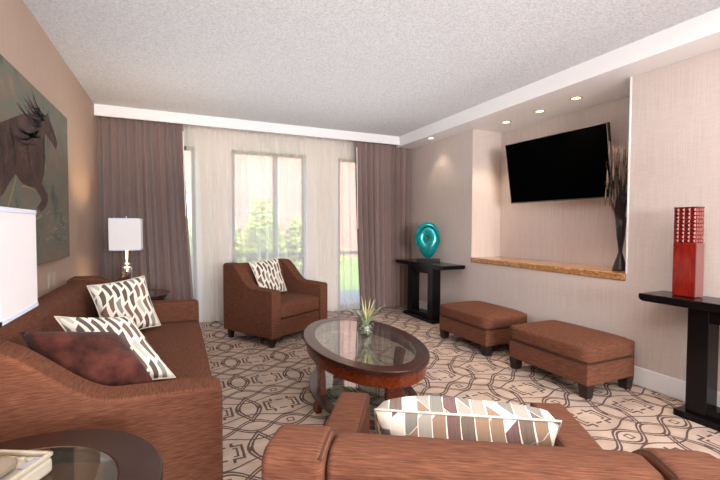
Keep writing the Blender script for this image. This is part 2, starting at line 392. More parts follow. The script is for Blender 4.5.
# baseboards
bm = bm_box(XR - .018, XR, YB, YV + .1, 0, .15)
struct('baseboard_right', bm, M['trim'], bevel=.006)
struct('baseboard_left', bm_box(XL, XL + .018, YB, YV, 0, .12), M['trim'], bevel=.006)

# niche ledge
o = tagit(box('stone_ledge', (XR - .015, XN - .002, NR + .002, NL - .002, LZ - .06, LZ), M['granite'], bevel=.008), 'polished brown granite ledge slab in the wall niche under the television', 'shelf')

# ------------------------------------------------------------------ outside
struct('ground', bm_box(-30, 50, YG + .13, 60, -.35, -.2), M['lawn'])
struct('patio', bm_box(-2, 8, YG + .13, 7.6, -.2, -.02), M['patio'])
r = empty('patio_railing', (0, 7.0, -.02), 'dark horizontal metal railing at the patio edge outside the windows', 'railing')
box('top_rail', (-1.5, 6, -.02, .02, .78, .84), M['winframe'], r)
for i in range(5): box('post', (-1.4 + i * 1.83, -1.36 + i * 1.83, -.02, .02, 0, .79), M['winframe'], r)
r = empty('brick_building', (0, 18, -.2), 'long pinkish brick building across the lawn behind the hedges', 'building')
box('wall', (-8, 24, 0, 6, 0, 9), M['brick'], r)
for fx in (9.2, 14.5, -2):
    for fz in (1.2, 3.6, 6.0):
        fr_ = box('window', (fx - .1, fx + 1.4, -.06, -.001, fz, fz + 1.3), M['white'], r)
        box('window_glass', (fx, fx + 1.3, -.09, -.061, fz + .1, fz + 1.2), M['dim'], fr_)
def bush(loc, sx, sy, sz, label, n=2600, seed=0):
    rn = random.Random(seed); r_ = empty('hedge_shrub', loc, label, 'shrub', group=None)
    bm = bmesh.new()
    for i in range(n):
        th = rn.uniform(0, 2 * pi); ph = math.acos(rn.uniform(-.3, 1)); q = rn.uniform(.78, 1.04) * (1 + .12 * sin(5 * th + seed) * sin(4 * ph))
        p = Vector((sx * q * cos(th) * sin(ph), sy * q * sin(th) * sin(ph), sz * (.3 + .7 * q * cos(ph))))
        if p.z < .02: p.z = rn.uniform(.02, .3)
        a = Vector((rn.gauss(0, 1), rn.gauss(0, 1), rn.gauss(0, 1))).normalized(); b = a.orthogonal().normalized(); s = rn.uniform(.05, .1)
        v = [bm.verts.new(p + a * s), bm.verts.new(p + b * s * .5), bm.verts.new(p - a * s), bm.verts.new(p - b * s * .5)]
        bm.faces.new(v)
    link('foliage', bm, M['leaf'], r_)
    bm = bmesh.new()
    for k in range(5): bm_tube([(0, 0, 0), (sx * .4 * cos(k * 1.3), sy * .4 * sin(k * 1.3), sz * .7)], [.05, .015], 6, bm)
    link('stem', bm, M['twig'], r_)
bush((1.72, 9.0, -.2), .42, .42, 1.95, 'rounded yellow green shrub outside the middle window, left of the mullion', seed=1)
bush((2.62, 9.4, -.2), .42, .45, 1.6, 'smaller green shrub outside the middle window, right of the mullion', n=2000, seed=2)
bush((.88, 8.3, -.2), .34, .34, 1.6, 'green shrub outside at the left side of the middle window', n=2000, seed=3)
bush((.05, 8.6, -.2), .4, .4, 1.6, 'green shrub outside the narrow left window', n=2000, seed=4)
bush((4.9, 15.5, -.2), 1.3, .8, .9, 'low far hedge shrub across the lawn outside the right window', n=1800, seed=5)

# ------------------------------------------------------------------ curtains
def bm_drape(x0t, x1t, x0b, x1b, y, z0, z1, folds, depth, n=None, thick=0, seed=0, sag=0):
    rn = random.Random(seed); bm = bmesh.new(); n = n or folds * 12; R_ = []
    ph = [rn.uniform(-.9, .9) for _ in range(folds + 2)]; am = [rn.uniform(.55, 1.15) for _ in range(folds + 2)]
    ks = 16
    for j in range(ks + 1):
        t = j / ks; z = z1 + (z0 - z1) * t; row_ = []
        for i in range(n + 1):
            s = i / n; u = s * folds; k = int(u); f = u - k
            a = am[k] * (1 - f) + am[k + 1] * f; p = ph[k] * (1 - f) + ph[k + 1] * f
            amp = depth * a * (.55 + .45 * min(1, t * 3))
            xx = (x0t + (x0b - x0t) * t ** 1.5) * (1 - s) + (x1t + (x1b - x1t) * t ** 1.5) * s
            row_.append(bm.verts.new((xx + .18 * amp * sin(4 * pi * u + p), y + amp * sin(2 * pi * u + p * (1 + .3 * t)), z)))
        R_.append(row_)
    for A, B in zip(R_, R_[1:]):
        for i in range(n): bm.faces.new((A[i], A[i + 1], B[i + 1], B[i]))
    return bm
def drape(name, *a, mat, label, cat, group=None, **k):
    o = link(name, bm_drape(*a, **k), mat, smooth=True); tagit(o, label, cat, group); return o
c = drape('curtain', -.845, .075, -.845, .2, 5.57, .015, 2.62, 11, .062, mat=M['drape'], label='long mauve-brown pleated drape at the left corner, behind the smaller lamp', cat='curtain', seed=3)
link('draw_rod', bm_tube([(.07, 5.50, 2.45), (.09, 5.50, 1.4)], .006), M['white'], c)
c = drape('curtain', 2.42, 3.385, 2.52, 3.37, 5.57, .015, 2.62, 10, .055, mat=M['drape'], label='long mauve-brown pleated drape at the right end of the windows, behind the teal sculpture', cat='curtain', seed=5)
link('draw_rod', bm_tube([(2.42, 5.50, 2.45), (2.44, 5.50, 1.25)], .006), M['white'], c)
drape('sheer_curtain', .11, 1.27, .16, 1.26, 5.66, .015, 2.62, 9, .026, mat=M['sheer'], label='translucent white sheer curtain between the left drape and the middle window mullion', cat='curtain', seed=8)
drape('sheer_curtain', 1.27, 2.50, 1.26, 2.56, 5.655, .015, 2.62, 9, .026, mat=M['sheer'], label='translucent white sheer curtain between the middle window mullion and the right drape', cat='curtain', seed=9)

# ------------------------------------------------------------------ seating
def armpts(D, zt=.86, za=.605, z0=.10, rise=(.6, .17)):
    pts = [(0, z0), (D, z0), (D, za - .02), (D - .012, za - .004), (D - .03, za)]
    a, b = rise[0] * D, rise[1] * D
    for i in range(15):
        t = i / 14; v = a + (b - a) * t; e = t * t * (3 - 2 * t); pts.append((v, za + .012 + (zt - za - .012) * e))
    pts += [(.03, zt), (.008, zt - .01), (0, zt - .03)]
    return pts
def seating(name, loc, az, W_, D, at, label, cat, zs=.455, group=None, zt=.86, rise=(.60, .17), outer=True):
    r = empty(name, loc, label, cat, -az, group)
    P_ = armpts(D, zt, rise=rise)
    for a, b in ((0, at), (W_ - at, W_)):
        o = link('arm', bm_prism(P_, 'x', a, b), M['brown'], r, bevel=.03, seg=4)
        Q_ = P_[1:-1]; off = []
        for i, (v, z) in enumerate(Q_):
            p0, p1 = Q_[max(i - 1, 0)], Q_[min(i + 1, len(Q_) - 1)]; dv, dz = p1[0] - p0[0], p1[1] - p0[1]; L2 = math.hypot(dv, dz) or 1
            off.append((v - dz / L2 * .0085, z + dv / L2 * .0085))
        for e in (a + .0085, b - .0085):
            if not outer and (e < .1 or e > W_ - .1): continue
            link('piping', bm_tube([(e, v, z) for v, z in off], .0036 if outer else .0052, 6), M['piping'], o, smooth=True)
    i0, i1 = at + .001, W_ - at - .001
    back = [(.01, .10), (.25, .10), (.25, .45), (.175, zt - .07), (.15, zt - .03), (.11, zt - .014), (.05, zt - .012), (.015, zt - .03)]
    bk = link('backrest', bm_prism(back, 'x', i0, i1), M['brown'], r, bevel=.016, seg=3)
    link('base', bm_box(i0, i1, .25, D - .03, .10, .285), M['brown'], r, bevel=.01)
    link('seat_cushion', bm_cushion(i0 + .003, i1 - .003, .252, D - .005, .288, zs, .022, 12), M['brown'], r, smooth=True)
    for lx in (.06, W_ - .06):
        for ly in (.07, D - .07):
            bm = bmesh.new(); A = [bm.verts.new((lx + sx * .022, ly + sy * .022, 0)) for sx, sy in ((-1, -1), (1, -1), (1, 1), (-1, 1))]
            B = [bm.verts.new((lx + sx * .032, ly + sy * .032, .105)) for sx, sy in ((-1, -1), (1, -1), (1, 1), (-1, 1))]
            bm.faces.new(A[::-1]); bm.faces.new(B)
            for i in range(4): bm.faces.new((A[i], A[(i + 1) % 4], B[(i + 1) % 4], B[i]))
            link('leg', bm, M['legwood'], r, bevel=.003, seg=1)
    return r
seating('sofa', (-.815, 4.05, 0), pi / 2, 2.28, .98, .165, 'long brown upholstered sofa along the left wall under the horse painting', 'sofa')
seating('armchair', (1.235, 5.315, 0), pi - .535, .9, .82, .13, 'brown upholstered armchair in front of the sheer curtains, one printed cushion on it', 'armchair')
seating('armchair', (.137, .778, 0), .55, .875, .905, .125, 'brown upholstered armchair seen from behind in the foreground, oblong patchwork cushion inside', 'armchair', zt=.848, rise=(.46, .10), outer=False)

# ottomans
def ottoman(loc, label):
    r = empty('ottoman', loc, label, 'ottoman', 0, 'pair of ottomans by the right wall')
    hx, hy = .275, .39
    link('base', bm_box(-hx, hx, -hy, hy, .10, .262), M['brown'], r, bevel=.012)
    c = link('cushion_top', bm_cushion(-hx - .004, hx + .004, -hy - .004, hy + .004, .263, .395, .024, 12, .028), M['brown'], r, smooth=True)
    for z in (.268,):
        e = .003; a, b = hx + e, hy + e; q = .02
        link('piping', bm_tube([(-a + q, -b, z), (a - q, -b, z), (a, -b + q, z), (a, b - q, z), (a - q, b, z), (-a + q, b, z), (-a, b - q, z), (-a, -b + q, z)], .0045, 6, closed=True), M['piping'], c, smooth=True)
    for sx in (-1, 1):
        for sy in (-1, 1):
            x0, y0 = sx * (hx - .045), sy * (hy - .045)
            bm = bmesh.new(); A = [bm.verts.new((x0 + a * .032, y0 + b * .032, 0)) for a, b in ((-1, -1), (1, -1), (1, 1), (-1, 1))]
            B = [bm.verts.new((x0 + a * .042, y0 + b * .042, .101)) for a, b in ((-1, -1), (1, -1), (1, 1), (-1, 1))]
            bm.faces.new(A[::-1]); bm.faces.new(B)
            for i in range(4): bm.faces.new((A[i], A[(i + 1) % 4], B[(i + 1) % 4], B[i]))
            link('leg', bm, M['legwood'], r, bevel=.003, seg=1)
    return r
ottoman((3.015, 2.385, 0), 'brown rectangular ottoman nearer the camera, beside the baseboard under the niche')
ottoman((3.02, 3.47, 0), 'brown rectangular ottoman farther back, next to the black console with the teal sculpture')

# ------------------------------------------------------------------ pillows
def pillow(name, TL, TR, BR, BL, thick, mat, welt, label, n=22, flip=1, group=None, pinch=.07, ex=.42):
    TL, TR, BR, BL = map(Vector, (TL, TR, BR, BL)); c = (TL + TR + BR + BL) / 4
    nrm = ((TR - TL).cross(BL - TL)).normalized() * flip
    bm = bmesh.new(); uvl = bm.loops.layers.uv.new('uv'); g = {}
    def P(s, t, side):
        # pinched-in edges leave the corners as points
        u_, v_ = 2 * s - 1, 2 * t - 1
        k = pinch
        s2 = .5 + .5 * u_ * (1 - k * (1 - v_ * v_)); t2 = .5 + .5 * v_ * (1 - k * (1 - u_ * u_))
        p = (TL * (1 - s2) + TR * s2) * (1 - t2) + (BL * (1 - s2) + BR * s2) * t2
        h_ = thick / 2 * (max(0, 1 - u_ ** 2) * max(0, 1 - v_ ** 2)) ** ex
        h_ *= 1 + .06 * sin(7 * s + 3 * t) + .05 * sin(11 * t + 2)
        return p + nrm * side * h_ - c
    for side in (1, -1):
        for i in range(n + 1):
            for j in range(n + 1):
                e = i in (0, n) or j in (0, n); key = (i, j, 0 if e else side)
                if key not in g: g[key] = bm.verts.new(P(i / n, j / n, side))
    for side in (1, -1):
        for i in range(n):
            for j in range(n):
                q = [(i, j), (i + 1, j), (i + 1, j + 1), (i, j + 1)]
                f = bm.faces.new([g[(a, b, 0 if a in (0, n) or b in (0, n) else side)] for a, b in q])
                for lp, (a, b) in zip(f.loops, q): lp[uvl].uv = (a / n, b / n) if side > 0 else (a / n + .37, b / n + .21)
    me = bpy.data.meshes.new(name); bmesh.ops.recalc_face_normals(bm, faces=bm.faces); bm.to_mesh(me); bm.free(); me.materials.append(mat)
    for p in me.polygons: p.use_smooth = True
    o = bpy.data.objects.new(name, me); COL.objects.link(o); o.location = c
    tagit(o, label, 'cushion', group)
    wr = .0038
    path = [P(i / n, 0, 0) for i in range(n)] + [P(1, j / n, 0) for j in range(n)] + [P(1 - i / n, 1, 0) for i in range(n)] + [P(0, 1 - j / n, 0) for j in range(n)]
    link('welt', bm_tube(path, wr, 6, closed=True), welt, o, smooth=True)
    return o
# sofa: two at the far end, two at the near end
pillow('throw_pillow', (-.62, 3.62, .80), (-.36, 3.74, .89), (-.24, 3.74, .52), (-.55, 3.60, .46), .12, M['plum'], M['plumwelt'], 'dark plum cushion mostly hidden behind the printed cushion at the far end of the sofa')
pillow('throw_pillow', (-.60, 3.44, .85), (-.25, 3.64, .885), (-.13, 3.50, .505), (-.46, 3.24, .49), .14, M['print'], M['welt'], 'brown and white printed cushion at the far end of the sofa, below the smaller lamp')
pillow('throw_pillow', (-.57, 2.47, .825), (-.25, 2.58, .775), (-.02, 2.27, .50), (-.33, 2.24, .49), .14, M['print'], M['welt'], 'brown and white printed cushion directly behind the plum velvet cushion at the near sofa arm')
pillow('throw_pillow', (-.61, 2.13, .83), (-.285, 2.27, .76), (-.085, 2.04, .53), (-.42, 2.0, .49), .23, M['plum'], M['plumwelt'], 'plum velvet cushion nearest the camera, leaning on the front arm of the sofa', ex=.36, pinch=.04)
# far chair
pillow('throw_pillow', (.745, 4.80, .865), (1.125, 5.0, .895), (1.20, 4.82, .50), (.865, 4.60, .485), .12, M['print'], M['welt'], 'brown and white printed cushion on the armchair by the sheer curtains')
# near chair (oblong)
pillow('throw_pillow', (.498, 1.000, .768), (.916, .740, .768), (1.014, .900, .50), (.596, 1.16, .50), .20, M['print_big'], M['welt'], 'patchwork grey, plum and white cushion on the foreground armchair', pinch=.0, ex=.30)

# ------------------------------------------------------------------ coffee table
r = empty('coffee_table', (1.19, 2.62, 0), 'oval dark mahogany coffee table with inset glass top on the patterned carpet', 'coffee table', math.radians(86))
link('top_rim', bm_ring(.70, .39, .595, .305, .452, .48), M['wood'], r, bevel=.006)
link('apron', bm_ring(.675, .368, .655, .35, .375, .452), M['apron'], r, smooth=False, bevel=.002, seg=1)
g = link('glass_top', bm_lathe([(1, .470), (1, .478)], 72, sx=.597, sy=.307), M['glass'], r)
for k4, (rad0, ang) in enumerate(((.56, 0), (.315, pi / 2), (.56, pi), (.315, -pi / 2))):
    bm = bmesh.new(); rings = []
    for k in range(9):
        t = k / 8; rad = rad0 - .035 * sin(pi * t * .9) + .02 * t; wd = .105 - .02 * sin(pi * t * .8); z = .376 * (1 - t)
        cx0, cy0 = rad * cos(ang), rad * sin(ang); nx, ny = cos(ang), sin(ang)
        rings.append([bm.verts.new((cx0 + a * nx * .02 - b * ny * wd / 2, cy0 + a * ny * .02 + b * nx * wd / 2, z + .001)) for a, b in ((-1, -1), (1, -1), (1, 1), (-1, 1))])
    for A, B in zip(rings, rings[1:]):
        for i in range(4): bm.faces.new((A[i], A[(i + 1) % 4], B[(i + 1) % 4], B[i]))
    bm.faces.new(rings[0]); bm.faces.new(rings[-1][::-1])
    link('leg', bm, M['apron'], r, bevel=.004)
sh = link('lower_shelf', bm_ring(.60, .355, .53, .29, .10, .128), M['wood'], r, bevel=.005)
link('shelf_glass', bm_lathe([(1, .118), (1, .126)], 72, sx=.532, sy=.292), M['glass'], sh)

# plant in a glass of pebbles on the coffee table
r = empty('potted_plant', (1.265, 2.70, .4785), 'small spiky aloe-like plant in a clear glass of pale pebbles on the coffee table', 'plant')
link('glass_bowl', bm_lathe([(.055, .0), (.058, .004), (.060, .085), (.056, .085), (.053, .006), (.0, .006)], 24), M['glass'], r, smooth=True)
bm = bmesh.new(); rn = random.Random(4)
for i in range(60):
    a = rn.uniform(0, 2 * pi); q = .040 * sqrt(rn.random()); m4 = Matrix.Translation((q * cos(a), q * sin(a), .017 + rn.random() * .052)) @ Matrix.Diagonal((1, .8, .7, 1))
    bmesh.ops.create_icosphere(bm, subdivisions=1, radius=.011, matrix=m4)
o = link('pebbles', bm, M['pebble'], r, smooth=True); o['kind'] = 'stuff'
def blades(bm, specs):
    for az_, lean, L_, wd in specs:
        d = Vector((cos(az_), sin(az_), 0)); s = Vector((-sin(az_), cos(az_), 0)); prev = None
        for k in range(9):
            t = k / 8; p = d * (.008 + lean * L_ * t ** 1.4) + Vector((0, 0, .06 + L_ * t * sqrt(max(.05, 1 - lean * lean * t))))
            ww = wd * (1 - t) ** .8 * (.7 + .6 * t * (1 - t) * 2) + .0006
            row_ = [bm.verts.new(p - s * ww), bm.verts.new(p - d * ww * .55 - Vector((0, 0, ww * .2))), bm.verts.new(p + s * ww)]
            if prev:
                for a in range(2): bm.faces.new((prev[a], prev[a + 1], row_[a + 1], row_[a]))
            prev = row_
bm = bmesh.new(); blades(bm, [(rn.uniform(-.3, .3) + 2 * pi * i / 13, rn.uniform(.35, .8), rn.uniform(.16, .23), .013) for i in range(13)])
f_ = link('leaves', bm, M['aloe'], r, smooth=True); s_ = f_.modifiers.new('s', 'SOLIDIFY'); s_.thickness = .003
bm = bmesh.new(); blades(bm, [(2 * pi * i / 5 + .4, rn.uniform(.1, .3), rn.uniform(.19, .24), .011) for i in range(5)])
f_ = link('inner_leaves', bm, M['aloe_pale'], r, smooth=True); s_ = f_.modifiers.new('s', 'SOLIDIFY'); s_.thickness = .003; f_['label'] = 'pale yellow inner leaves'

# ------------------------------------------------------------------ round side tables
def side_table(loc, R_, h, label):
    r = empty('side_table', loc, label, 'side table')
    link('top_rim', bm_ring(R_, R_, R_ * .70, R_ * .70, h - .03, h, 64), M['wood2'], r, bevel=.006)
    link('apron', bm_ring(R_ * .93, R_ * .93, R_ * .88, R_ * .88, h - .09, h - .03, 64), M['wood2'], r)
    link('glass_top', bm_lathe([(R_ * .702, h - .010), (R_ * .702, h - .002)], 48), M['glass'], r)
    for k in range(4):
        a = pi / 4 + k * pi / 2; q = R_ * .86
        bm = bm_tube([(q * cos(a), q * sin(a), h - .03), (q * .82 * cos(a), q * .82 * sin(a), h * .5), (q * .95 * cos(a), q * .95 * sin(a), .012)], [.026, .02, .018], 4)
        link('leg', bm, M['wood2'], r)
    sh = link('lower_shelf', bm_ring(R_ * .78, R_ * .78, R_ * .6, R_ * .6, .14, .165, 48), M['wood2'], r, bevel=.004)
    link('shelf_glass', bm_lathe([(R_ * .602, .148), (R_ * .602, .156)], 48), M['glass'], sh)
    return r
side_table((-.42, 1.245, 0), .375, .60, 'round dark wood side table with glass centre in the near left corner')
side_table((-.42, 4.62, 0), .345, .60, 'round dark wood side table at the far end of the sofa by the drape')

# ------------------------------------------------------------------ lamps
def lamp(loc, label, size=.31, hs=.315, z0=.425, energy=6, rz=0, baseR=.05):
    r = empty('table_lamp', loc, label, 'lamp', rz)
    link('base', bm_lathe([(0, 0), (baseR, 0), (baseR, .015), (baseR * .75, .02)], 24), M['chrome'], r, smooth=False)
    link('stem', bm_lathe([(.03, .02), (.045, .03), (.05, .09), (.046, .16), (.048, .21), (.05, .25), (.04, .27)], 24), M['mercury'], r, smooth=True)
    link('neck', bm_lathe([(.03, .27), (.034, .275), (.034, .30), (.02, .305), (.012, .31), (.012, z0 + .06)], 20), M['chrome'], r, smooth=True)
    s, t = size / 2, .004
    bm = bmesh.new()
    for a, b in (((-s, -s), (s, -s)), ((s, -s), (s, s)), ((s, s), (-s, s)), ((-s, s), (-s, -s))):
        x0, x1 = min(a[0], b[0]), max(a[0], b[0]); y0, y1 = min(a[1], b[1]), max(a[1], b[1])
        if x0 == x1: x0 -= t / 2; x1 += t / 2
        else: y0 -= t / 2; y1 += t / 2
        bm_box(x0, x1, y0, y1, z0, z0 + hs, bm)
    sh = link('shade', bm, M['shade'], r)
    for z in (z0 - .001, z0 + hs - .011):
        q = s + .004; bm = bmesh.new()
        for b in ((-q, q, -q, -q + .006), (-q, q, q - .006, q), (-q, -q + .006, -q, q), (q - .006, q, -q, q)): bm_box(*b, z, z + .012, bm)
        link('shade_trim', bm, M['shadetrim'], sh)
    bm = bm_tube([(-s, 0, z0 + hs - .012), (s, 0, z0 + hs - .012)], .0025, 6); bm_tube([(0, -s, z0 + hs - .012), (0, s, z0 + hs - .012)], .0025, 6, bm)
    link('harp', bm, M['chrome'], r)
    link('finial', bm_lathe([(0, z0 + hs - .015), (.008, z0 + hs - .01), (.008, z0 + hs + .01), (.003, z0 + hs + .014), (.009, z0 + hs + .022), (0, z0 + hs + .03)], 12), M['chrome'], r, smooth=True)
    bm = bmesh.new(); bmesh.ops.create_uvsphere(bm, u_segments=16, v_segments=10, radius=.03, matrix=Matrix.Translation((0, 0, z0 + .10)))
    link('bulb', bm, M['bulb'], r, smooth=True)
    L_ = light('lamp_light', 'POINT', (0, 0, z0 + .17), energy, (1, .72, .42), shadow_soft_size=.05); L_.parent = r
    return r
lamp((-.59, 1.525, .600), 'table lamp with large white rectangular shade at the left edge, nearest the camera', z0=.412, hs=.318, energy=4)
lamp((-.475, 4.70, .600), 'table lamp with white rectangular shade and silvered stem, farther back in the corner', size=.27, z0=.44, hs=.315, energy=13)

# telephone on the near side table
r = empty('telephone', (-.447, 1.285, .601), 'ivory desk telephone on the round side table in the near left corner', 'telephone', math.radians(-27))
a_, b_ = .085, .115
link('body', bm_box(-a_, a_, -b_, b_, 0, .045), M['phone'], r, bevel=.012, seg=3)
bm = bmesh.new()
for b in ((-a_, a_, b_ - .012, b_), (-a_, a_, -b_, -b_ + .012), (-a_, -a_ + .012, -b_, b_), (a_ - .012, a_, -b_, b_)): bm_box(*b, .045, .058, bm)
link('raised_rim', bm, M['phone'], r, bevel=.004)
link('handset', bm_cushion(-.075, .045, -.085, .055, .046, .078, .01, 8, .015), M['phone_in'], r, smooth=True)
for i in range(5):
    link('button', bm_lathe([(0, .045), (.009, .045), (.009, .052), (0, .054)], 14, c=(-.06 + .026 * i, .085)), M['phone'], r, smooth=False)
box('label_card', (.045, .07, .045, .1, .045, .048), M['label'], r)

# ------------------------------------------------------------------ console tables
def console(y0, y1, label, x0=3.05, x1=3.382, zt=.785):
    r = empty('console_table', ((x0 + x1) / 2, (y0 + y1) / 2, 0), label, 'console table'); L_ = (y1 - y0) / 2; D_ = (x1 - x0) / 2
    pts = [(-L_ + .03, zt - .055), (L_ - .03, zt - .055), (L_ - .008, zt - .045), (L_, zt - .025), (L_ - .004, zt), (-L_ + .004, zt), (-L_, zt - .025), (-L_ + .008, zt - .045)]
    link('top', bm_prism(pts, 'x', -D_, D_), M['black'], r, bevel=.005)
    pl = .32
    link('plinth', bm_box(-D_ + .0, D_ - .02, -pl - .05, pl + .05, 0, .045), M['black'], r, bevel=.004)
    for s in (-1, 1): link('leg', bm_box(-D_ + .04, -D_ + .17, s * pl - .06 * (s > 0) * 2, s * pl + .06 * (s < 0) * 2, .045, zt - .055), M['black'], r, bevel=.004)
    link('crossbar', bm_box(-D_ + .05, -D_ + .16, -pl + .12, pl - .12, zt - .14, zt - .055), M['black'], r, bevel=.003)
    link('lower_rail', bm_box(-D_ + .05, -D_ + .16, -pl + .12, pl - .12, .045, .10), M['black'], r, bevel=.003)
console(4.19, 5.40, 'black lacquered console table against the far right wall, carrying the teal sculpture', x0=3.03)
console(.62, 1.86, 'black lacquered console table cut by the right picture edge, carrying the red vase', x0=3.08, zt=.80)

# teal sculpture
r = empty('swirl_sculpture', (3.235, 4.83, .786), 'glossy teal swirl sculpture with a hole, on a black base on the far console table', 'sculpture', 0)
# local x across the view, z up
box('stand', (-.16, .16, -.07, .07, 0, .045), M['black'], r, bevel=.004)
r.rotation_euler = (0, 0, -.52)
bm = bmesh.new(); NA, NB = 64, 20; R_ = []
for i in range(NA):
    t = 2 * pi * i / NA
    ox = .165 * sin(t); oz = .235 * cos(t) * (1 if cos(t) > 0 else 1.08)
    if cos(t) < 0: ox *= (1 - .30 * (-cos(t)))
    ix = .020 * sin(t) - .025; iz = .03 * cos(t) + .035
    cx0, cz0 = (ox + ix) / 2, (oz + iz) / 2; hw = sqrt((ox - ix) ** 2 + (oz - iz) ** 2) / 2
    dx, dz = (ox - ix) / (2 * hw), (oz - iz) / (2 * hw); th_ = .06 * (.8 + .2 * cos(t - 2.5))
    R_.append([bm.verts.new((cx0 + dx * hw * cos(p), th_ * sin(p), .30 + cz0 + dz * hw * cos(p))) for p in [2 * pi * k / NB for k in range(NB)]])
for i in range(NA):
    A, B = R_[i], R_[(i + 1) % NA]
    for k in range(NB): bm.faces.new((A[k], A[(k + 1) % NB], B[(k + 1) % NB], B[k]))
link('swirl_body', bm, M['teal'], r, smooth=True)
pts = []; rad = []
for i in range(28):
    t = i / 27; a = -2.0 + t * 3.6; q = .165 - .02 * t
    pts.append((sin(a) * q * (1.05 - .1 * t) - .002, -.03 - .02 * sin(pi * t), .315 + cos(a) * q * 1.36)); rad.append(.004 + .036 * sin(pi * min(1, t * 1.02)) ** .8)
link('spiral_ridge', bm_tube(pts, rad, 10), M['teal'], r, smooth=True)

# red vase
r = empty('square_vase', (3.25, 1.635, .801), 'tall square red glass vase with a studded metallic upper part, on the near console table', 'vase', 0)
hx, hy = .046, .070
link('body', bm_box(-hx, hx, -hy, hy, 0, .375), M['red'], r, bevel=.006)
link('side_panel', bm_box(-hx - .0, hx + .003, -hy - .004, -hy + .0, .004, .372), M['redclear'], r)
link('collar', bm_box(-hx + .002, hx - .002, -hy + .002, hy - .002, .375, .615), M['red'], r)
bm = bmesh.new()
def stud(bm, c, nrm, u, s1, s2):
    c, nrm, u = Vector(c), Vector(nrm), Vector(u); v = nrm.cross(u)
    A = [bm.verts.new(c + u * a * s1 + v * b * s2) for a, b in ((-1, -1), (1, -1), (1, 1), (-1, 1))]
    B = [bm.verts.new(c + nrm * .007 + u * a * s1 * .45 + v * (b * s2 * .45 - s2 * .3 * 0)) for a, b in ((-1, -1), (1, -1), (1, 1), (-1, 1))]
    bm.faces.new(B); bm.faces.new(A[::-1])
    for i in range(4): bm.faces.new((A[i], A[(i + 1) % 4], B[(i + 1) % 4], B[i]))
for k in range(9):
    z = .375 + .0267 * (k + .5)
    for i in range(4):
        y = -hy + .002 + (2 * hy - .004) * (i + .5) / 4
        stud(bm, (-hx + .002, y, z), (-1, 0, 0), (0, 1, 0), .0135, .0115)
    for i in range(3):
        xx = -hx + .006 + (2 * hx - .012) * (i + .5) / 3
        stud(bm, (xx, -hy + .002, z), (0, -1, 0), (1, 0, 0), .011, .0115)
link('studs', bm, M['redmetal'], r)
link('rim', bm_box(-hx, hx, -hy, hy, .615, .622), M['redmetal'], r)

# ------------------------------------------------------------------ television
r = empty('television', (3.64, 3.10, 1.904), 'large flat black television tilted down on the niche wall', 'television')
az, ti, w2, h2 = .057, .167, .602, .349
nv = Vector((-cos(az) * cos(ti), -sin(az) * cos(ti), -sin(ti))); rv = Vector((0, 0, 1)).cross(nv).normalized(); uv_ = nv.cross(rv)
mm = Matrix((rv, uv_, nv)).transposed().to_4x4(); mm.translation = r.location; r.matrix_world = mm
link('housing', bm_box(-w2, w2, -h2, h2, -.045, 0), M['blackmatte'], r, bevel=.004)
bm = bmesh.new()
for b in ((-w2, w2, -h2, -h2 + .012), (-w2, w2, h2 - .006, h2), (-w2, -w2 + .007, -h2, h2), (w2 - .007, w2, -h2, h2)): bm_box(*b, -.03, .004, bm)
link('bezel', bm, M['silver'], r)
link('screen', bm_box(-w2 + .007, w2 - .007, -h2 + .012, h2 - .006, .0, .002), M['screen'], r)
box('logo_plate', (-.02, .02, -h2 - .004, -h2 + .006, .0, .006), M['silver'], r)
link('wall_bracket', bm_tube([(0, 0, -.045), (0, .035, -.20)], .03, 8), M['blackmatte'], r)

# twig vase
r = empty('floral_vase', (3.60, 2.335, LZ + .001), 'slim charcoal hourglass vase with tall dry branches at the right end of the niche ledge', 'vase')
link('vase_body', bm_lathe([(0, 0), (.062, 0), (.06, .012), (.048, .06), (.028, .12), (.015, .165), (.02, .22), (.032, .30), (.038, .38), (.046, .48), (.042, .48), (.012, .18), (0, .17)], 24), M['vase'], r, smooth=True)
bm = bmesh.new(); bp = bmesh.new(); rn = random.Random(11)
for i in range(60):
    a = rn.uniform(0, 2 * pi); q = rn.uniform(.02, .13); h_ = rn.uniform(.7, 1.17)
    top = Vector((q * cos(a) * .9 - .05, q * sin(a) * .8 + .02, h_)); mid = Vector((.022 * cos(a), .022 * sin(a), .42))
    P_ = [Vector((0, 0, .2)), mid, (mid + top) / 2 + Vector((rn.gauss(0, .008), rn.gauss(0, .008), 0)), top]
    bm_tube(P_, [.0028, .0028, .0025, .0012], 4, bm)
    if i % 2 == 0:
        bm_tube([top - Vector((0, 0, .16)), top - Vector((0, 0, .09)), top + Vector((0, 0, .01))], [.003, .010, .002], 6, bp)
    for k in range(4):
        b0 = mid.lerp(top, rn.uniform(.3, .95)); bm_tube([b0, b0 + Vector((rn.gauss(0, .018), rn.gauss(0, .018), rn.uniform(.02, .06)))], [.0018, .0008], 3, bm)
o = link('branches', bm, M['twig'], r); o = link('seed_plumes', bp, M['plume'], r, smooth=True)

# ------------------------------------------------------------------ horse painting
r = empty('horse_painting', (XL + .001, 3.22, 1.60), 'large unframed green-brown painting of a dark horse on the left wall', 'painting')
hy = .80; z0, z1 = 1.03 - 1.60, 2.155 - 1.60
box('canvas', (0, .035, -hy, hy, z0, z1), M['canvas'], r, bevel=.002)
def flat(name, pts, mat, x_, parent):
    bm = bmesh.new(); vs = [bm.verts.new((x_, y, z)) for y, z in pts]; f = bm.faces.new(vs)
    e = bmesh.ops.extrude_face_region(bm, geom=[f]); 
    for v in [g_ for g_ in e['geom'] if isinstance(g_, bmesh.types.BMVert)]: v.co.x += .0012
    bmesh.ops.triangulate(bm, faces=bm.faces); return link(name, bm, mat, parent)
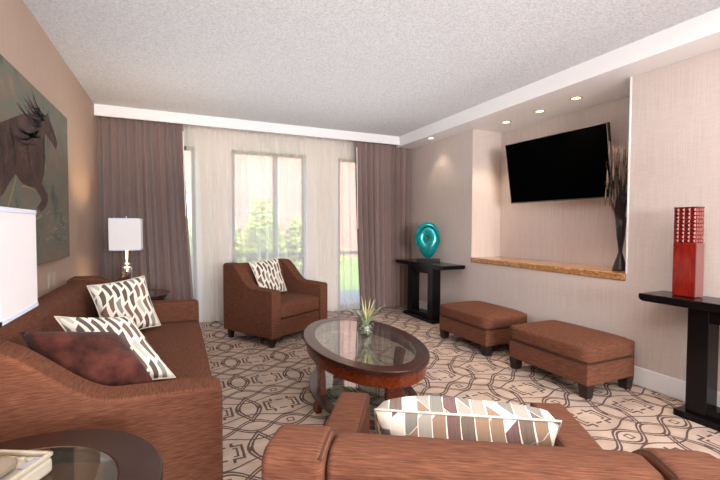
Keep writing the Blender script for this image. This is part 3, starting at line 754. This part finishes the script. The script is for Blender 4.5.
# outline in metres from the canvas centre (y to the right in the picture, z up)
H_ = [(0.248, 0.459), (0.295, 0.423), (0.416, 0.355), (0.484, 0.298), (0.44, 0.241), (0.355, 0.268), (0.255, 0.293), (0.178, 0.306), (0.163, 0.236), (0.159, 0.179), (0.168, 0.15), (0.151, 0.097), (0.135, 0.028), (0.07, -0.04), (0.182, -0.097), (0.213, -0.143), (0.151, -0.197), (0.055, -0.229), (-0.031, -0.208), (0.066, -0.156), (0.037, -0.124), (-0.061, -0.081), (-0.178, -0.085), (-0.293, -0.075), (-0.392, -0.034), (-0.476, -0.083), (-0.576, -0.157), (-0.66, -0.2), (-0.72, 0.0), (-0.65, 0.18), (-0.477, 0.243), (-0.368, 0.286), (-0.247, 0.33), (-0.057, 0.38), (0.114, 0.42), (0.182, 0.414)]
flat('painted_horse', H_, M['horse'], .0352, r)
rn = random.Random(3); bm = bmesh.new()
def strokes(bm, a, b_, n, w_, curl=.03, jit=.02):
    for i in range(n):
        p = Vector((a[0] + rn.gauss(0, jit), a[1] + rn.gauss(0, jit))); q = Vector((b_[0] + rn.gauss(0, jit * 1.6), b_[1] + rn.gauss(0, jit * 1.6)))
        d = q - p; s_ = Vector((-d.y, d.x)).normalized(); L0, L1 = [], []
        for k in range(7):
            t = k / 6; c_ = p + d * t + s_ * curl * sin(pi * t); w0 = w_ * (1 - t) ** .6 + .0008
            L0.append(bm.verts.new((.0370, c_.x + s_.x * w0, c_.y + s_.y * w0))); L1.append(bm.verts.new((.0370, c_.x - s_.x * w0, c_.y - s_.y * w0)))
        for k in range(6): bm.faces.new((L0[k], L0[k + 1], L1[k + 1], L1[k]))
for a, b_ in (((0.069, 0.42), (-0.229, 0.40)), ((0.11, 0.376), (-0.176, 0.40)), ((0.063, 0.338), (-0.302, 0.34)), ((0.039, 0.306), (-0.338, 0.27)), ((0.015, 0.275), (-0.373, 0.217)), ((-0.07, 0.231), (-0.422, 0.184)), ((0.155, 0.40), (-0.141, 0.45)), ((.17, .42), (-.06, .50))):
    strokes(bm, a, b_, 4, .006)
for a, b_ in (((.02, .2), (-.03, -.05)), ((.13, .25), (.10, .02)), ((-.2, .15), (-.17, -.06)), ((-.45, .2), (-.40, -.02)), ((-.62, .15), (-.55, -.12)), ((.16, -.1), (.19, -.15)), ((.28, .38), (.43, .27)), ((.22, .33), (.2, .22))):
    strokes(bm, a, b_, 2, .0045, .02, .012)
link('painted_mane', bm, M['mane'], r)
bm = bmesh.new()
for a, b_ in (((-.39, -.05), (-.6, -.3)), ((-.3, -.09), (-.05, -.10)), ((.06, -.25), (-.3, -.30)), ((.42, .35), (.48, .30)), ((-.6, -.28), (-.35, -.42)), ((.16, .1), (.14, .0))):
    strokes(bm, a, b_, 2, .003, .01, .006)
for i in range(44):
    y = rn.uniform(.10, .70); z = rn.uniform(-.46, -.20); strokes(bm, (y, z), (y + rn.uniform(.02, .09), z + rn.uniform(-.01, .03)), 1, .0035, .004, .004)
o = link('painted_streaks', bm, M['pampas'], r); o['kind'] = 'stuff'

# wall outlet
r = empty('wall_outlet', (XL, 3.63, .885), 'cream double outlet plate on the left wall above the sofa back', 'outlet')
box('plate', (0, .006, -.10, .10, -.06, .06), M['offwhite'], r, bevel=.002)
for s in (-1, 1):
    box('socket', (.006, .009, s * .048 - .03, s * .048 + .03, -.04, .04), M['offwhite'], r, bevel=.001)

# ------------------------------------------------------------------ recessed downlights
for lx, ly, lb, e in ((3.47, 2.708, 'recessed round downlight in the soffit nearest the camera', 11), (3.51, 3.166, 'recessed round downlight in the soffit, middle one above the television', 11),
                   (3.52, 3.66, 'recessed round downlight in the soffit at the far corner of the niche', 11), (3.21, 4.748, 'recessed round downlight in the soffit near the drape, above the teal sculpture', 2.2)):
    r = empty('recessed_downlight', (lx, ly, HS), lb, 'ceiling light')
    link('trim_ring', bm_lathe([(.055, -.006), (.042, -.006), (.040, -.0012), (.057, -.0012), (.055, -.006)], 28), M['downlight'], r)
    link('lens', bm_lathe([(.0, -.0010), (.041, -.0010), (.041, -.003), (0, -.003)], 24), M['bulb'], r)
    L_ = light('downlight_beam', 'SPOT', (0, 0, -.02), e * 2.2, (1, .8, .58), (0, 0, 0), spot_size=math.radians(95), spot_blend=.6, shadow_soft_size=.03); L_.parent = r
